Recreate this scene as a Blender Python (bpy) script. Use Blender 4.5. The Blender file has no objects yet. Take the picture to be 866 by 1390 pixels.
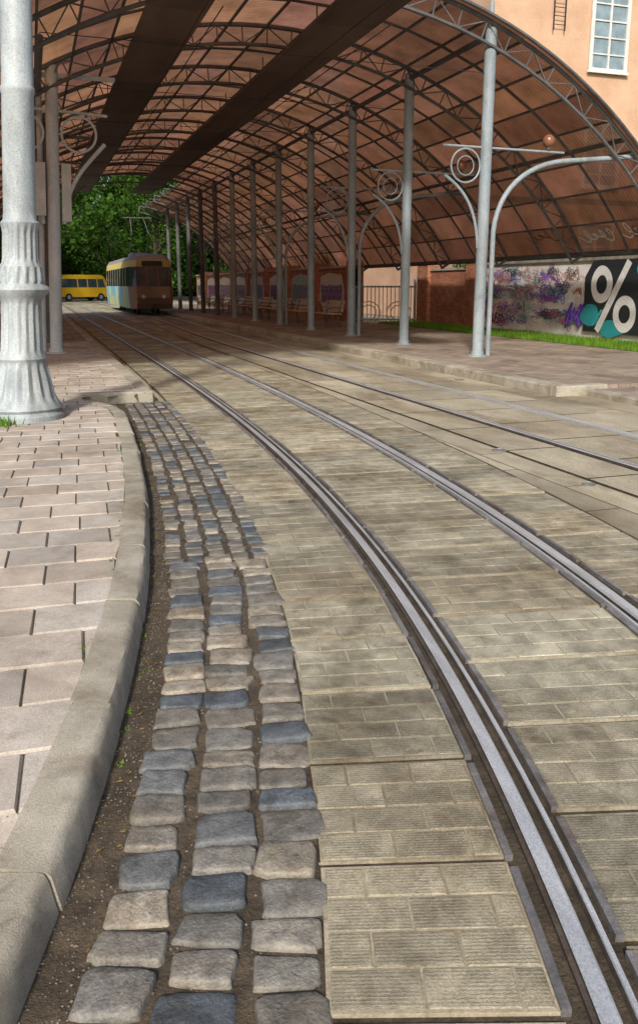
import bpy, math, random
from math import sin, cos, pi, radians, asin, atan2, sqrt, exp
from mathutils import Vector, Matrix
from bisect import bisect
R = random.Random(7)
scn = bpy.context.scene

# ------------------------------------------------------------ mesh builder
class MB:
    def __init__(s):
        s.v=[]; s.f=[]; s.m=[]; s.c=[]; s.uv={}
    def add(s, vs, fs, m=0, c=(1,1,1), uvs=None):
        b=len(s.v); s.v+= [tuple(p) for p in vs]
        if uvs:
            for i,u in enumerate(uvs): s.uv[b+i]=u
        for f in fs:
            s.f.append(tuple(b+i for i in f)); s.m.append(m); s.c.append(c)
    def box(s, c, d, rz=0, m=0, col=(1,1,1), rot=None):
        x,y,z=[k/2 for k in d]
        vs=[Vector((a*x,b*y,e*z)) for e in(-1,1) for b in(-1,1) for a in(-1,1)]
        M = rot if rot else Matrix.Rotation(rz,3,'Z')
        vs=[tuple(M@p+Vector(c)) for p in vs]
        s.add(vs,[(0,2,3,1),(4,5,7,6),(0,1,5,4),(2,6,7,3),(0,4,6,2),(1,3,7,5)],m,col)
    def bbox(s,x0,x1,y0,y1,z0,z1,m=0,col=(1,1,1)):
        s.box(((x0+x1)/2,(y0+y1)/2,(z0+z1)/2),(x1-x0,y1-y0,z1-z0),0,m,col)
    def tube(s, pts, r, n=8, m=0, col=(1,1,1), closed=False, cap=True):
        pts=[Vector(p) for p in pts]; N=len(pts); vs=[]; fs=[]
        if not isinstance(r,(list,tuple)): r=[r]*N
        ref=None
        for i,p in enumerate(pts):
            if closed: t=pts[(i+1)%N]-pts[i-1]
            else: t=pts[min(i+1,N-1)]-pts[max(i-1,0)]
            if t.length<1e-9: t=Vector((0,0,1))
            t.normalize()
            if ref is None: ref=Vector((0,0,1)) if abs(t.z)<.9 else Vector((0,1,0))
            a=t.cross(ref)
            if a.length<1e-4: a=t.cross(Vector((1,0,0)))
            a.normalize(); b=a.cross(t); b.normalize(); ref=b
            for k in range(n):
                q=2*pi*(k+.5)/n
                vs.append(p+(a*cos(q)+b*sin(q))*r[i])
        L=N if closed else N-1
        for i in range(L):
            j=(i+1)%N
            for k in range(n):
                k2=(k+1)%n
                fs.append((i*n+k,i*n+k2,j*n+k2,j*n+k))
        if cap and not closed:
            fs.append(tuple(range(n))[::-1]); fs.append(tuple((N-1)*n+k for k in range(n)))
        s.add(vs,fs,m,col)
    def lathe(s, prof, c, n=24, m=0, col=(1,1,1), flute=0):
        vs=[];fs=[]
        for r,z,*fl in prof:
            fa=fl[0] if fl else 0
            for k in range(n):
                q=2*pi*k/n
                rr=r*(1-fa*(.5+.5*cos(q*flute))) if flute else r
                vs.append((c[0]+rr*cos(q),c[1]+rr*sin(q),c[2]+z))
        for i in range(len(prof)-1):
            for k in range(n):
                k2=(k+1)%n
                fs.append((i*n+k,i*n+k2,(i+1)*n+k2,(i+1)*n+k))
        fs.append(tuple(range(n))[::-1]); fs.append(tuple((len(prof)-1)*n+k for k in range(n)))
        s.add(vs,fs,m,col)
    def shear(s,k,z0=.13):
        s.v=[(x+k*max(0,z-z0),y,z) for x,y,z in s.v]
    def build(s,name,mats,parent=None,smooth=False,loc=None):
        me=bpy.data.meshes.new(name); me.from_pydata(s.v,[],s.f)
        for mt in mats: me.materials.append(mt)
        me.polygons.foreach_set('material_index',s.m)
        ca=me.color_attributes.new('Col','FLOAT_COLOR','CORNER')
        arr=[]
        for f,c in zip(s.f,s.c): arr+= [c[0],c[1],c[2],1.0]*len(f)
        ca.data.foreach_set('color',arr)
        if s.uv:
            ul=me.uv_layers.new(name='UVMap'); a=[]
            for f in s.f:
                for i in f: a+= list(s.uv.get(i,(0,0)))
            ul.data.foreach_set('uv',a)
        if smooth:
            me.polygons.foreach_set('use_smooth',[True]*len(s.f))
            if smooth!='all':
                try: me.set_sharp_from_angle(angle=radians(40))
                except Exception: pass
        me.update()
        o=bpy.data.objects.new(name,me); scn.collection.objects.link(o)
        if parent: o.parent=parent
        if loc: o.location=loc
        return o
def empty(name,loc=(0,0,0)):
    o=bpy.data.objects.new(name,None); o.location=loc; scn.collection.objects.link(o); return o

# ------------------------------------------------------------ materials
def newmat(name):
    m=bpy.data.materials.new(name); m.use_nodes=True; nt=m.node_tree; nt.nodes.clear()
    out=nt.nodes.new('ShaderNodeOutputMaterial'); return m,nt,out
def N(nt,t,**kw):
    n=nt.nodes.new(t)
    for k,v in kw.items(): setattr(n,k,v)
    return n
def mul(nt,a,b,mode='MULTIPLY',fac=1.0):
    n=N(nt,'ShaderNodeMixRGB',blend_type=mode)
    if isinstance(fac,(int,float)): n.inputs[0].default_value=fac
    else: nt.links.new(fac,n.inputs[0])
    for i,x in ((1,a),(2,b)):
        if isinstance(x,tuple): n.inputs[i].default_value=(*x[:3],1)
        else: nt.links.new(x,n.inputs[i])
    return n.outputs[0]
def noise(nt,vec,scale,detail=5,rough=.6,dist=0):
    n=N(nt,'ShaderNodeTexNoise'); n.inputs['Scale'].default_value=scale
    n.inputs['Detail'].default_value=detail; n.inputs['Roughness'].default_value=rough
    n.inputs['Distortion'].default_value=dist
    nt.links.new(vec,n.inputs['Vector']); return n.outputs['Fac']
def ramp(nt,fac,stops):
    n=N(nt,'ShaderNodeValToRGB'); e=n.color_ramp.elements
    while len(e)<len(stops): e.new(.5)
    for i,(p,c) in enumerate(stops):
        e[i].position=p; e[i].color=(*(c if isinstance(c,tuple) else (c,c,c)),1)
    nt.links.new(fac,n.inputs[0]); return n.outputs[0]
def mapping(nt,vec,scale=(1,1,1),rot=(0,0,0)):
    n=N(nt,'ShaderNodeMapping'); n.inputs['Scale'].default_value=scale; n.inputs['Rotation'].default_value=rot
    nt.links.new(vec,n.inputs['Vector']); return n.outputs[0]
def vm(nt,op,a,b):
    n=N(nt,'ShaderNodeMath',operation=op)
    for i,x in enumerate((a,b)):
        if isinstance(x,(int,float)): n.inputs[i].default_value=x
        else: nt.links.new(x,n.inputs[i])
    return n.outputs[0]
def stone(name,c1,c2,scale=6,fine=90,rough=.85,bump=.4,bdist=.004,metal=0,stain=.45,stain_col=(.35,.28,.2),stretch=(1,1,1),
          usecol=True,ridge=None,brick=None,spec=.3,patch=.35):
    m,nt,out=newmat(name); L=nt.links
    tc=N(nt,'ShaderNodeTexCoord'); vec=tc.outputs['Object']
    p=N(nt,'ShaderNodeBsdfPrincipled')
    n1=noise(nt,mapping(nt,vec,stretch),scale,6,.65)
    col=ramp(nt,n1,[(.32,c1),(.68,c2)])
    n2=noise(nt,vec,fine,3,.7)
    col=mul(nt,col,ramp(nt,n2,[(.3,.62),(.7,1.24)]),fac=.8)
    n3=noise(nt,mapping(nt,vec,stretch),scale*.22,6,.7,.6)
    col=mul(nt,col,stain_col,fac=vm(nt,'MULTIPLY',ramp(nt,n3,[(.46,0.),(.68,1.)]),stain))
    n4=noise(nt,mapping(nt,vec,stretch),scale*.75,9,.75,1.2)
    col=mul(nt,col,(.42,.37,.31),fac=vm(nt,'MULTIPLY',ramp(nt,n4,[(.54,0.),(.66,1.)]),patch*min(1,stain*1.6)))
    h=vm(nt,'ADD',vm(nt,'MULTIPLY',n2,.6),vm(nt,'MULTIPLY',n1,.6))
    if brick:
        v=vec
        if brick['plane']!='XY':
            sp=N(nt,'ShaderNodeSeparateXYZ'); L.new(vec,sp.inputs[0]); cb=N(nt,'ShaderNodeCombineXYZ')
            L.new(sp.outputs[1 if brick['plane']=='YZ' else 0],cb.inputs[0]); L.new(sp.outputs[2],cb.inputs[1]); v=cb.outputs[0]
        else: v=mapping(nt,vec,(1,1,1),(0,0,brick.get('rot',0)))
        b=N(nt,'ShaderNodeTexBrick'); L.new(v,b.inputs['Vector'])
        b.inputs['Scale'].default_value=1; b.inputs['Brick Width'].default_value=brick['w']; b.inputs['Row Height'].default_value=brick['h']
        b.inputs['Mortar Size'].default_value=brick.get('ms',.01); b.inputs['Mortar Smooth'].default_value=.3
        b.inputs['Color1'].default_value=(*brick.get('a',(.8,.8,.8)),1); b.inputs['Color2'].default_value=(*brick.get('b',(1.15,1.1,1.05)),1)
        b.inputs['Mortar'].default_value=(*brick.get('mort',(.35,.33,.3)),1)
        b.offset=brick.get('off',.5)
        col=mul(nt,col,b.outputs['Color'])
        h=vm(nt,'SUBTRACT',h,vm(nt,'MULTIPLY',b.outputs['Fac'],brick.get('depth',2.)))
    if ridge:
        uv=N(nt,'ShaderNodeUVMap'); 
        w=N(nt,'ShaderNodeTexWave',bands_direction='Y'); L.new(uv.outputs[0],w.inputs['Vector'])
        w.inputs['Scale'].default_value=ridge; w.inputs['Distortion'].default_value=7; w.inputs['Detail'].default_value=6; w.inputs['Detail Scale'].default_value=5.; w.inputs['Detail Roughness'].default_value=.7
        wear=ramp(nt,noise(nt,vec,7,6,.75),[(.38,0.),(.62,1.)])
        h=vm(nt,'ADD',h,vm(nt,'MULTIPLY',vm(nt,'MULTIPLY',w.outputs['Fac'],.7),wear))
        col=mul(nt,col,ramp(nt,w.outputs['Fac'],[(.1,.70),(.6,1.06)]),fac=vm(nt,'MULTIPLY',wear,.8))
    if usecol:
        a=N(nt,'ShaderNodeVertexColor',layer_name='Col'); col=mul(nt,col,a.outputs[0])
    L.new(col,p.inputs['Base Color'])
    p.inputs['Metallic'].default_value=metal
    p.inputs['Specular IOR Level'].default_value=spec
    rr=N(nt,'ShaderNodeMapRange'); rr.inputs['To Min'].default_value=max(rough-.15,.05); rr.inputs['To Max'].default_value=min(rough+.12,1)
    L.new(n1,rr.inputs['Value']); L.new(rr.outputs[0],p.inputs['Roughness'])
    bp=N(nt,'ShaderNodeBump'); bp.inputs['Strength'].default_value=bump; bp.inputs['Distance'].default_value=bdist
    L.new(h,bp.inputs['Height']); L.new(bp.outputs[0],p.inputs['Normal'])
    L.new(p.outputs[0],out.inputs[0]); return m

M={}
M['slab']=stone('slab_concrete',(.25,.225,.165),(.45,.41,.31),6,150,.85,.9,.004,stain=.85,stain_col=(.42,.36,.29),ridge=30.,patch=.5)
M['slabbase']=stone('slab_mortar',(.24,.21,.15),(.40,.36,.27),7,120,.9,.5,stain=.7,patch=.5)
M['road']=stone('road_concrete',(.28,.25,.19),(.46,.425,.335),1.6,70,.85,.6,.005,stain=.85,stretch=(1,.45,1),patch=.5,
     brick=dict(plane='XY',w=1.3,h=.75,ms=.009,rot=pi/2,a=(.84,.84,.82),b=(1.12,1.09,1.04),mort=(.32,.28,.24),depth=1.5))
M['ground']=stone('ground_earth',(.16,.14,.11),(.24,.21,.17),1,30)
M['soil']=stone('gutter_soil',(.045,.036,.027),(.125,.095,.065),9,90,.95,1.,.012,stain=.5)
M['cobble']=stone('cobble_granite',(.55,.55,.55),(1.12,1.10,1.05),18,110,.6,1.,.007,stain=.7,stain_col=(.48,.38,.28),spec=.5,patch=.5)
M['kerb']=stone('kerb_granite',(.31,.285,.235),(.49,.455,.385),5,200,.85,.9,.005,stain=.7,patch=.45)
M['paver']=stone('pavement_pavers',(.37,.325,.28),(.53,.47,.41),5,170,.88,.6,.003,stain=.6,stain_col=(.5,.45,.4),patch=.35)
M['joint']=stone('pavement_joint',(.07,.06,.045),(.14,.11,.08),12,80)
M['platpav']=stone('platform_pavers',(.25,.21,.175),(.38,.325,.275),3,90,.88,.5,.004,stain=.7,patch=.5,
     brick=dict(plane='XY',w=.4,h=.2,ms=.008,rot=pi/2,a=(.84,.82,.8),b=(1.1,1.06,1.02),mort=(.45,.4,.35)))
M['rail']=stone('rail_steel',(.50,.52,.55),(.72,.74,.77),14,160,.40,.15,.001,metal=.5,stain=.15,stretch=(1,.1,1),spec=.7)
M['railside']=stone('rail_rust',(.055,.045,.04),(.11,.09,.075),14,120,.7,.6,.003,metal=.2)
M['angle']=stone('steel_angle',(.15,.15,.155),(.30,.29,.29),12,120,.5,.3,.002,metal=.3,stain=.6,stain_col=(.5,.3,.18))
M['dirt']=stone('track_dirt',(.035,.03,.022),(.09,.07,.048),14,90,.95,1.,.01)
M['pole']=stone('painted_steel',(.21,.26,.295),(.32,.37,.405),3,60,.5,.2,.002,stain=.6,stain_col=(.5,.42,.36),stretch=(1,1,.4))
M['polelit']=stone('lit_painted_steel',(.40,.45,.48),(.52,.57,.60),3,60,.5,.2,.002,stain=.5,stain_col=(.5,.44,.4),stretch=(1,1,.4))  # pole paint lightened to look lit despite the canopy's shadow
M['poledark']=stone('dark_shade_steel',(.07,.073,.08),(.13,.13,.13),3,60,.6,.2,.002,stain=.5)  # dark steel; on poles the dark colour stands in for canopy shade
M['iron']=stone('lamp_paint',(.30,.345,.375),(.44,.49,.515),4,70,.5,.4,.005,stain=.85,stain_col=(.42,.38,.33),stretch=(1,1,.35))
M['board']=stone('dark_board',(.075,.05,.038),(.15,.10,.078),2,40,.6,.2,.002,stain=.3,stretch=(1,.2,1))
M['peach']=stone('peach_plaster',(.50,.32,.215),(.62,.42,.295),.8,30,.9,.3,.004,stain=.45,stain_col=(.7,.58,.5),patch=.15)
M['white']=stone('white_plaster',(.52,.64,.78),(.62,.74,.88),.8,30,.85,.2,.004,stain=.2,stain_col=(.75,.75,.75),patch=.1)
M['frame']=stone('white_frame',(.60,.60,.58),(.74,.74,.72),4,60,.5,.1,.001,stain=.3)
M['box']=stone('grey_box',(.44,.46,.46),(.56,.57,.56),4,60,.5,.1,.001,stain=.4)
M['brick']=stone('red_brick',(.32,.12,.07),(.46,.20,.12),3,60,.9,.5,.004,stain=.5,
     brick=dict(plane='YZ',w=.26,h=.078,ms=.008,a=(.75,.72,.7),b=(1.15,1.1,1.05),mort=(.9,1.3,1.5)))
M['wallwhite']=stone('wall_paint',(.60,.57,.55),(.80,.78,.76),1.6,40,.85,.5,.006,stain=.4,stain_col=(.62,.5,.46),patch=.4)
M['paint']=stone('flat_paint',(.9,.9,.9),(1.,1.,1.),8,60,.6,.15,.001,stain=.12)
M['rub']=stone('rubber',(.02,.02,.02),(.035,.035,.035),8,60,.8)
M['wood']=stone('bench_wood',(.46,.36,.26),(.60,.50,.40),6,60,.7,.3,stretch=(1,.1,1))
def glass(name,c=(.03,.04,.05),r=.08):
    m,nt,out=newmat(name); p=N(nt,'ShaderNodeBsdfPrincipled'); tc=N(nt,'ShaderNodeTexCoord')
    col=ramp(nt,noise(nt,tc.outputs['Object'],2,3),[(.3,c),(.7,tuple(k*1.8 for k in c))])
    nt.links.new(col,p.inputs['Base Color']); p.inputs['Roughness'].default_value=r; p.inputs['Specular IOR Level'].default_value=.8
    nt.links.new(p.outputs[0],out.inputs[0]); return m
M['glass']=glass('window_glass'); M['globe']=glass('brown_globe',(.16,.07,.04),.15)
M['bglass']=glass('building_glass',(.14,.19,.22),.12)
def leafmat(name,c1,c2):
    m,nt,out=newmat(name); L=nt.links
    a=N(nt,'ShaderNodeVertexColor',layer_name='Col'); tc=N(nt,'ShaderNodeTexCoord')
    col=mul(nt,ramp(nt,noise(nt,tc.outputs['Object'],1.2,4),[(.3,c1),(.7,c2)]),a.outputs[0])
    d=N(nt,'ShaderNodeBsdfDiffuse'); t=N(nt,'ShaderNodeBsdfTranslucent'); x=N(nt,'ShaderNodeMixShader'); x.inputs[0].default_value=.35
    L.new(col,d.inputs[0]); L.new(col,t.inputs[0]); L.new(d.outputs[0],x.inputs[1]); L.new(t.outputs[0],x.inputs[2]); L.new(x.outputs[0],out.inputs[0]); return m
M['leaf']=leafmat('leaves',(.03,.08,.015),(.075,.16,.028))
M['dryleaf']=leafmat('dry_leaves',(.20,.13,.05),(.34,.24,.08))
M['grass']=leafmat('grass_blades',(.08,.18,.025),(.17,.30,.045))
M['bark']=stone('bark',(.035,.028,.02),(.07,.055,.042),6,40,.95,1.,.02)
def poly():
    m,nt,out=newmat('brown_polycarbonate'); L=nt.links
    tc=N(nt,'ShaderNodeTexCoord'); vec=tc.outputs['Object']; a=N(nt,'ShaderNodeVertexColor',layer_name='Col')
    n=noise(nt,mapping(nt,vec,(1,1,.5)),1.3,6,.65); 
    w=N(nt,'ShaderNodeTexWave',bands_direction='Y'); w.inputs['Scale'].default_value=3.2; w.inputs['Distortion'].default_value=.2
    L.new(vec,w.inputs['Vector'])
    dirt=mul(nt,ramp(nt,n,[(.3,.55),(.7,1.18)]),ramp(nt,w.outputs['Fac'],[(.05,.70),(.6,1.)]))
    tcol=mul(nt,mul(nt,(.40,.22,.145),dirt),a.outputs[0]); dcol=mul(nt,mul(nt,(.44,.215,.125),dirt),a.outputs[0])
    tr=N(nt,'ShaderNodeBsdfTransparent'); L.new(tcol,tr.inputs[0])
    tl=N(nt,'ShaderNodeBsdfTranslucent'); L.new(dcol,tl.inputs[0])
    df=N(nt,'ShaderNodeBsdfDiffuse'); L.new(mul(nt,dcol,(.30,.30,.31)),df.inputs[0])
    g=N(nt,'ShaderNodeBsdfGlossy'); g.inputs['Roughness'].default_value=.25; g.inputs[0].default_value=(.8,.8,.8,1)
    m1=N(nt,'ShaderNodeMixShader'); m1.inputs[0].default_value=.42; L.new(tl.outputs[0],m1.inputs[1]); L.new(df.outputs[0],m1.inputs[2])
    m2=N(nt,'ShaderNodeMixShader'); m2.inputs[0].default_value=.80; L.new(tr.outputs[0],m2.inputs[1]); L.new(m1.outputs[0],m2.inputs[2])
    m3=N(nt,'ShaderNodeMixShader'); m3.inputs[0].default_value=.03; L.new(m2.outputs[0],m3.inputs[1]); L.new(g.outputs[0],m3.inputs[2])
    L.new(m3.outputs[0],out.inputs[0]); return m
M['poly']=poly()

# ------------------------------------------------------------ track curve (left rail of near track)
def lx(y):
    if y<.3:
        b=3.8; a=1.704; x0=2.3-a*exp(-.3/b); s0=a/b*exp(-.3/b); return x0+s0*(y-.3)-.05*(y-.3)**2
    return 2.3-1.704*exp(-y/3.8)
TY=[-5+.1*i for i in range(1250)]
TP=[(lx(y),y) for y in TY]; TS=[0]
for i in range(1,len(TP)): TS.append(TS[-1]+math.dist(TP[i],TP[i-1]))
def sY(y):
    i=min(max(bisect(TY,y)-1,0),len(TY)-2); t=(y-TY[i])/.1; return TS[i]+t*(TS[i+1]-TS[i])
def at(s,off,z=0):
    i=min(max(bisect(TS,s)-1,0),len(TS)-2); t=(s-TS[i])/(TS[i+1]-TS[i])
    a=TP[i]; b=TP[i+1]; j=min(i+2,len(TP)-1)
    d0=Vector((b[0]-a[0],b[1]-a[1])).normalized(); d1=Vector((TP[j][0]-b[0],TP[j][1]-b[1])).normalized()
    d=(d0*(1-t)+d1*t).normalized()
    return (a[0]+t*(b[0]-a[0])+d.y*off, a[1]+t*(b[1]-a[1])-d.x*off, z)

# ------------------------------------------------------------ ground & road
g=MB(); g.add([(-300,-200,-.02),(300,-200,-.02),(300,500,-.02),(-300,500,-.02)],[(0,1,2,3)]); g.build('ground',[M['ground']])
g=MB(); g.add([(-9,-6,0),(30,-6,0),(30,9,0),(14,9,0),(14,140,0),(-9,140,0)],[(0,1,2,3,4,5)]); g.build('road',[M['road']])

sa,sb=sY(-1.5),sY(60)
def strip(mb,o0,o1,s0,s1,z,step=.5,m=0,col=(1,1,1)):
    n=max(1,int((s1-s0)/step)); 
    for i in range(n):
        a=s0+(s1-s0)*i/n; b=s0+(s1-s0)*(i+1)/n
        mb.add([at(a,o0,z),at(a,o1,z),at(b,o1,z),at(b,o0,z)],[(0,1,2,3)],m,col)
bed=MB(); strip(bed,-.625,1.66,sa,sb,.004); 
bed.build('track_bed',[M['dirt']])

def brickslab(mb,o0,o1,s0,s1,tint,zt=.016):
    dz=.003; zb=zt-dz; n=2
    def cj(): return R.uniform(-.005,.005)
    e=[cj() for _ in range(8)]
    vs=[]
    for i in range(n+1):
        s=s0+(s1-s0)*i/n
        vs+=[at(s,o0+e[i],zb),at(s,o1+e[i+3]*.5,zb)]
    mb.add(vs,[(2*i,2*i+1,2*i+3,2*i+2) for i in range(n)],1,tint)
    mb.add([at(s0,o0,zb),at(s0,o1,zb),at(s0,o1,.0),at(s0,o0,.0)],[(0,3,2,1)],1,tint)
    mb.add([at(s0,o0,zb),at(s1,o0,zb),at(s1,o0,.0),at(s0,o0,.0)],[(0,1,2,3)],1,tint)
    rows=4; rh=(s1-s0-.012)/rows; bw=.205; ga=.003; be=.004
    for r in range(rows):
        a=s0+.006+r*rh; b=a+rh; x=o0+.006-(bw/2 if r%2 else 0)
        while x<o1-.012:
            x0=max(x,o0+.006); x1=min(x+bw,o1-.006); x+=bw
            if x1-x0<.035: continue
            t=R.uniform(.84,1.1); c=(tint[0]*t,tint[1]*t,tint[2]*t)
            p0,p1,q0,q1=x0+ga,x1-ga,a+ga,b-ga
            O=[(p0,q0),(p1,q0),(p1,q1),(p0,q1)]; 
            def jj(): return R.uniform(-.003,.003)
            I=[(p0+be+jj(),q0+be+jj()),(p1-be+jj(),q0+be+jj()),(p1-be+jj(),q1-be+jj()),(p0+be+jj(),q1-be+jj())]
            zz=zt+R.uniform(-.0012,.0008)
            vv=[at(q,p,zb) for p,q in O]+[at(q,p,zz) for p,q in I]
            uv=[(p,q) for p,q in O]+[(p,q) for p,q in I]
            mb.add(vv,[(4,5,6,7),(0,1,5,4),(1,2,6,5),(2,3,7,6),(3,0,4,7)],0,c,uv)
sl=MB(); ang=MB()
for (o0,o1,ph) in ((-.60,-.105,0),(.10,.895,.2),(1.105,1.62,.33)):
    s=sa+ph
    while s<sb:
        t=R.uniform(.76,1.14); w=R.uniform(-.03,.03); tint=(t*(1+w),t,t*(1-w))
        L=.485+R.uniform(-.008,.008)
        brickslab(sl,o0+R.uniform(-.005,.005),o1,s+.012,s+L-.012,tint,.017+R.uniform(-.003,.004))
        s+=L
sl.build('track_slabs',[M['slab'],M['slabbase']])
for off,ph in ((-.092,0),(.092,.2),(.908,.2),(1.092,.33)):
    s=sa+ph
    while s<sb:
        r=R.uniform(-.006,.006); t=R.uniform(.7,1.15); w=.011
        for k in range(2):
            a=s+.02+k*.22; b=a+.22
            z=.022+R.uniform(0,.003) if k==0 else z
            A=[at(a,off+r-w,.0),at(a,off+r-w,z),at(a,off+r+w,z),at(a,off+r+w,0)]; B=[at(b,off+r-w,.0),at(b,off+r-w,z),at(b,off+r+w,z),at(b,off+r+w,0)]
            ang.add(A+B,[(0,1,5,4),(1,2,6,5),(2,3,7,6),(0,3,2,1),(4,5,6,7)],0,(t,t,t))
        s+=.485
ang.build('steel_edging',[M['angle']])

def railmesh(fn,s0,s1,step,flip=1):
    mb=MB()
    prof=[(-.050,.0,1),(-.050,.016,1),(-.038,.017,1),(-.037,.026,0),(-.032,.030,0),(.002,.030,0),(.008,.026,0),(.013,.016,1),(.016,.003,1),(.040,.003,1),(.044,.02,0),(.046,.025,0),(.058,.025,0),(.062,.0,1)]
    n=int((s1-s0)/step); rows=[]
    for i in range(n+1):
        s=s0+(s1-s0)*i/n; rows.append([fn(s,flip*o,z) for o,z,_ in prof])
    k=len(prof)
    vs=[p for r in rows for p in r]
    f0=[];f1=[]
    for i in range(n):
        for j in range(k-1):
            q=(i*k+j,(i+1)*k+j,(i+1)*k+j+1,i*k+j+1)
            if flip<0: q=q[::-1]
            (f1 if prof[j][2] else f0).append(q)
    mb.add(vs,f0,0)
    for f in f1: mb.f.append(f); mb.m.append(1); mb.c.append((1,1,1))
    return mb
tr=empty('tram_track')
for o,fl in ((0,1),(1.0,-1)):
    railmesh(lambda s,of,z,o=o:at(s,o+of,z+.0),sa,sY(110),.2,fl).build('rail',[M['rail'],M['railside']],tr)
def rx(y):
    if y<20: return 4.68
    t=min((y-20)/22,1); return 4.68+.62*(t*t*(3-2*t))
tr2=empty('tram_track')
for o,fl in ((0,1),(1.0,-1)):
    railmesh(lambda s,of,z,o=o:(rx(s)+o+of,s,z),-1,110,.8,fl).build('rail',[M['rail'],M['railside']],tr2)
fp=MB()
for x0,x1,L in ((-.62,-.08,1.2),(.08,.92,1.0),(1.08,1.62,1.2)):
    y=-1+R.random()
    while y<60:
        t=R.uniform(.78,1.1)
        fp.add([(rx(y)+x0,y+.012,.012),(rx(y)+x1,y+.012,.012),(rx(y+L)+x1,y+L-.012,.012),(rx(y+L)+x0,y+L-.012,.012)],[(0,1,2,3)],0,(t,t*.99,t*.97))
        y+=L
M['panel']=stone('panel_concrete',(.30,.27,.205),(.46,.42,.33),2.2,60,.85,.6,.005,stain=.85,stretch=(1,.4,1),patch=.5)
fp.build('track_panels',[M['panel']])
fb=MB()
for i in range(60):
    y=-1+i; fb.add([(rx(y)-.64,y,.005),(rx(y)+1.64,y,.005),(rx(y+1)+1.64,y+1,.005),(rx(y+1)-.64,y+1,.005)],[(0,1,2,3)])
fb.build('track_bed',[M['dirt']])
mc=MB()
for x,y,r in ((4.02,6.6,.07),(6.45,7.4,.07),(6.5,12.,.08),(3.97,5.2,.05)):
    mc.lathe([(r,0),(r,.006),(r*.85,.009),(r*.82,.005)],(x,y,.003),20)
mc.build('drain_cover',[M['angle']])

# ------------------------------------------------------------ cobbles
gu=MB(); strip(gu,-1.27,-.60,sa,sY(10.9),.006,.3); gu.build('gutter',[M['soil']])
cb=MB()
pal=[(.12,.14,.16),(.16,.17,.18),(.24,.225,.20),(.29,.265,.22),(.31,.28,.235),(.22,.21,.19),(.105,.125,.15),(.26,.24,.21),(.19,.185,.175),(.17,.165,.155)]
def cobble(o,s,w,l,h,c):
    n=20; rings=[(1.03,0,-.0),(1.,.5,0),(.965,.80,0),(.90,.95,0),(.6,1.,0),(.3,1.02,0)]
    e=R.uniform(.22,.38); rot=R.uniform(-.11,.11)
    ja,jb,jc=R.uniform(0,6.3),R.uniform(0,6.3),R.uniform(0,6.3)
    tx,ty=R.uniform(-.06,.06),R.uniform(-.06,.06)
    skew=R.uniform(-.18,.18); sk2=R.uniform(-.16,.16)
    vs=[]
    for ri,(sc,hz,_) in enumerate(rings):
        for k in range(n):
            q=2*pi*(k+.5)/n; cx=abs(cos(q))**e*(1 if cos(q)>0 else -1); sy=abs(sin(q))**e*(1 if sin(q)>0 else -1)
            j=1+.035*sin(3*q+ja)+.03*sin(5*q+jb)+.025*sin(7*q+jc)
            px=cx*w/2*sc*j*(1+skew*sy*.5); py=sy*l/2*sc*j*(1+sk2*cx*.5)
            px,py=px*cos(rot)-py*sin(rot),px*sin(rot)+py*cos(rot)
            vs.append(at(s+py,o+px,.004+h*hz+(px*tx+py*ty+R.uniform(-.0014,.0014))*(1 if hz>0 else 0)))
    vs.append(at(s,o,.004+h*1.0))
    fs=[]
    for i in range(len(rings)-1):
        for k in range(n):
            fs.append((i*n+k,i*n+(k+1)%n,(i+1)*n+(k+1)%n,(i+1)*n+k))
    b=(len(rings)-1)*n
    for k in range(n): fs.append((b+k,b+(k+1)%n,len(rings)*n))
    cb.add(vs,fs,0,c)
def tintc():
    c=R.choice(pal); t=R.uniform(.85,1.25); return tuple(k*t for k in c)
sA=sY(4.15)
cols=[(-1.05,.165),(-.865,.168),(-.68,.165)]
for ci,(o,w) in enumerate(cols):
    s=sa+R.random()*.1
    while s<sA:
        L=R.uniform(.11,.165)
        cobble(o+R.uniform(-.012,.012),s+L/2,w+R.uniform(-.03,.008),L-R.uniform(.010,.022),R.uniform(.012,.024),tintc()); s+=L
for ci in range(5):
    s=sA+.02; w=.116
    while s<sY(10.8):
        L=R.uniform(.095,.13)*(1.15 if ci in(1,3) else 1)
        if R.random()>.03: cobble(-1.17+.06+ci*.122+R.uniform(-.008,.008),s+L/2,w-.02+R.uniform(-.014,.006),L-.022,R.uniform(.008,.016),tintc())
        s+=L
cb.build('cobblestones',[M['cobble']],smooth='all')
gt=MB()
for _ in range(4200):
    q=R.uniform(sY(.6),sY(6)); o=R.uniform(-1.24,-.61) if R.random()<.6 else R.uniform(-1.24,-1.12); r=R.uniform(.0015,.005); p=at(q,o,.006)
    t=R.uniform(.35,1.3); vs=[(p[0]+r*a*R.uniform(.7,1.2),p[1]+r*b*R.uniform(.7,1.2),p[2]+r*.5) for a,b in ((1,0),(0,1),(-1,0),(0,-1))]+[(p[0],p[1],p[2]+r*1.3),(p[0],p[1],p[2]-r*.5)]
    gt.add(vs,[(0,1,4),(1,2,4),(2,3,4),(3,0,4),(1,0,5),(2,1,5),(3,2,5),(0,3,5)],0,(.2*t,.18*t,.15*t))
gt.build('grit',[M['cobble']])
dl=MB()
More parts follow.
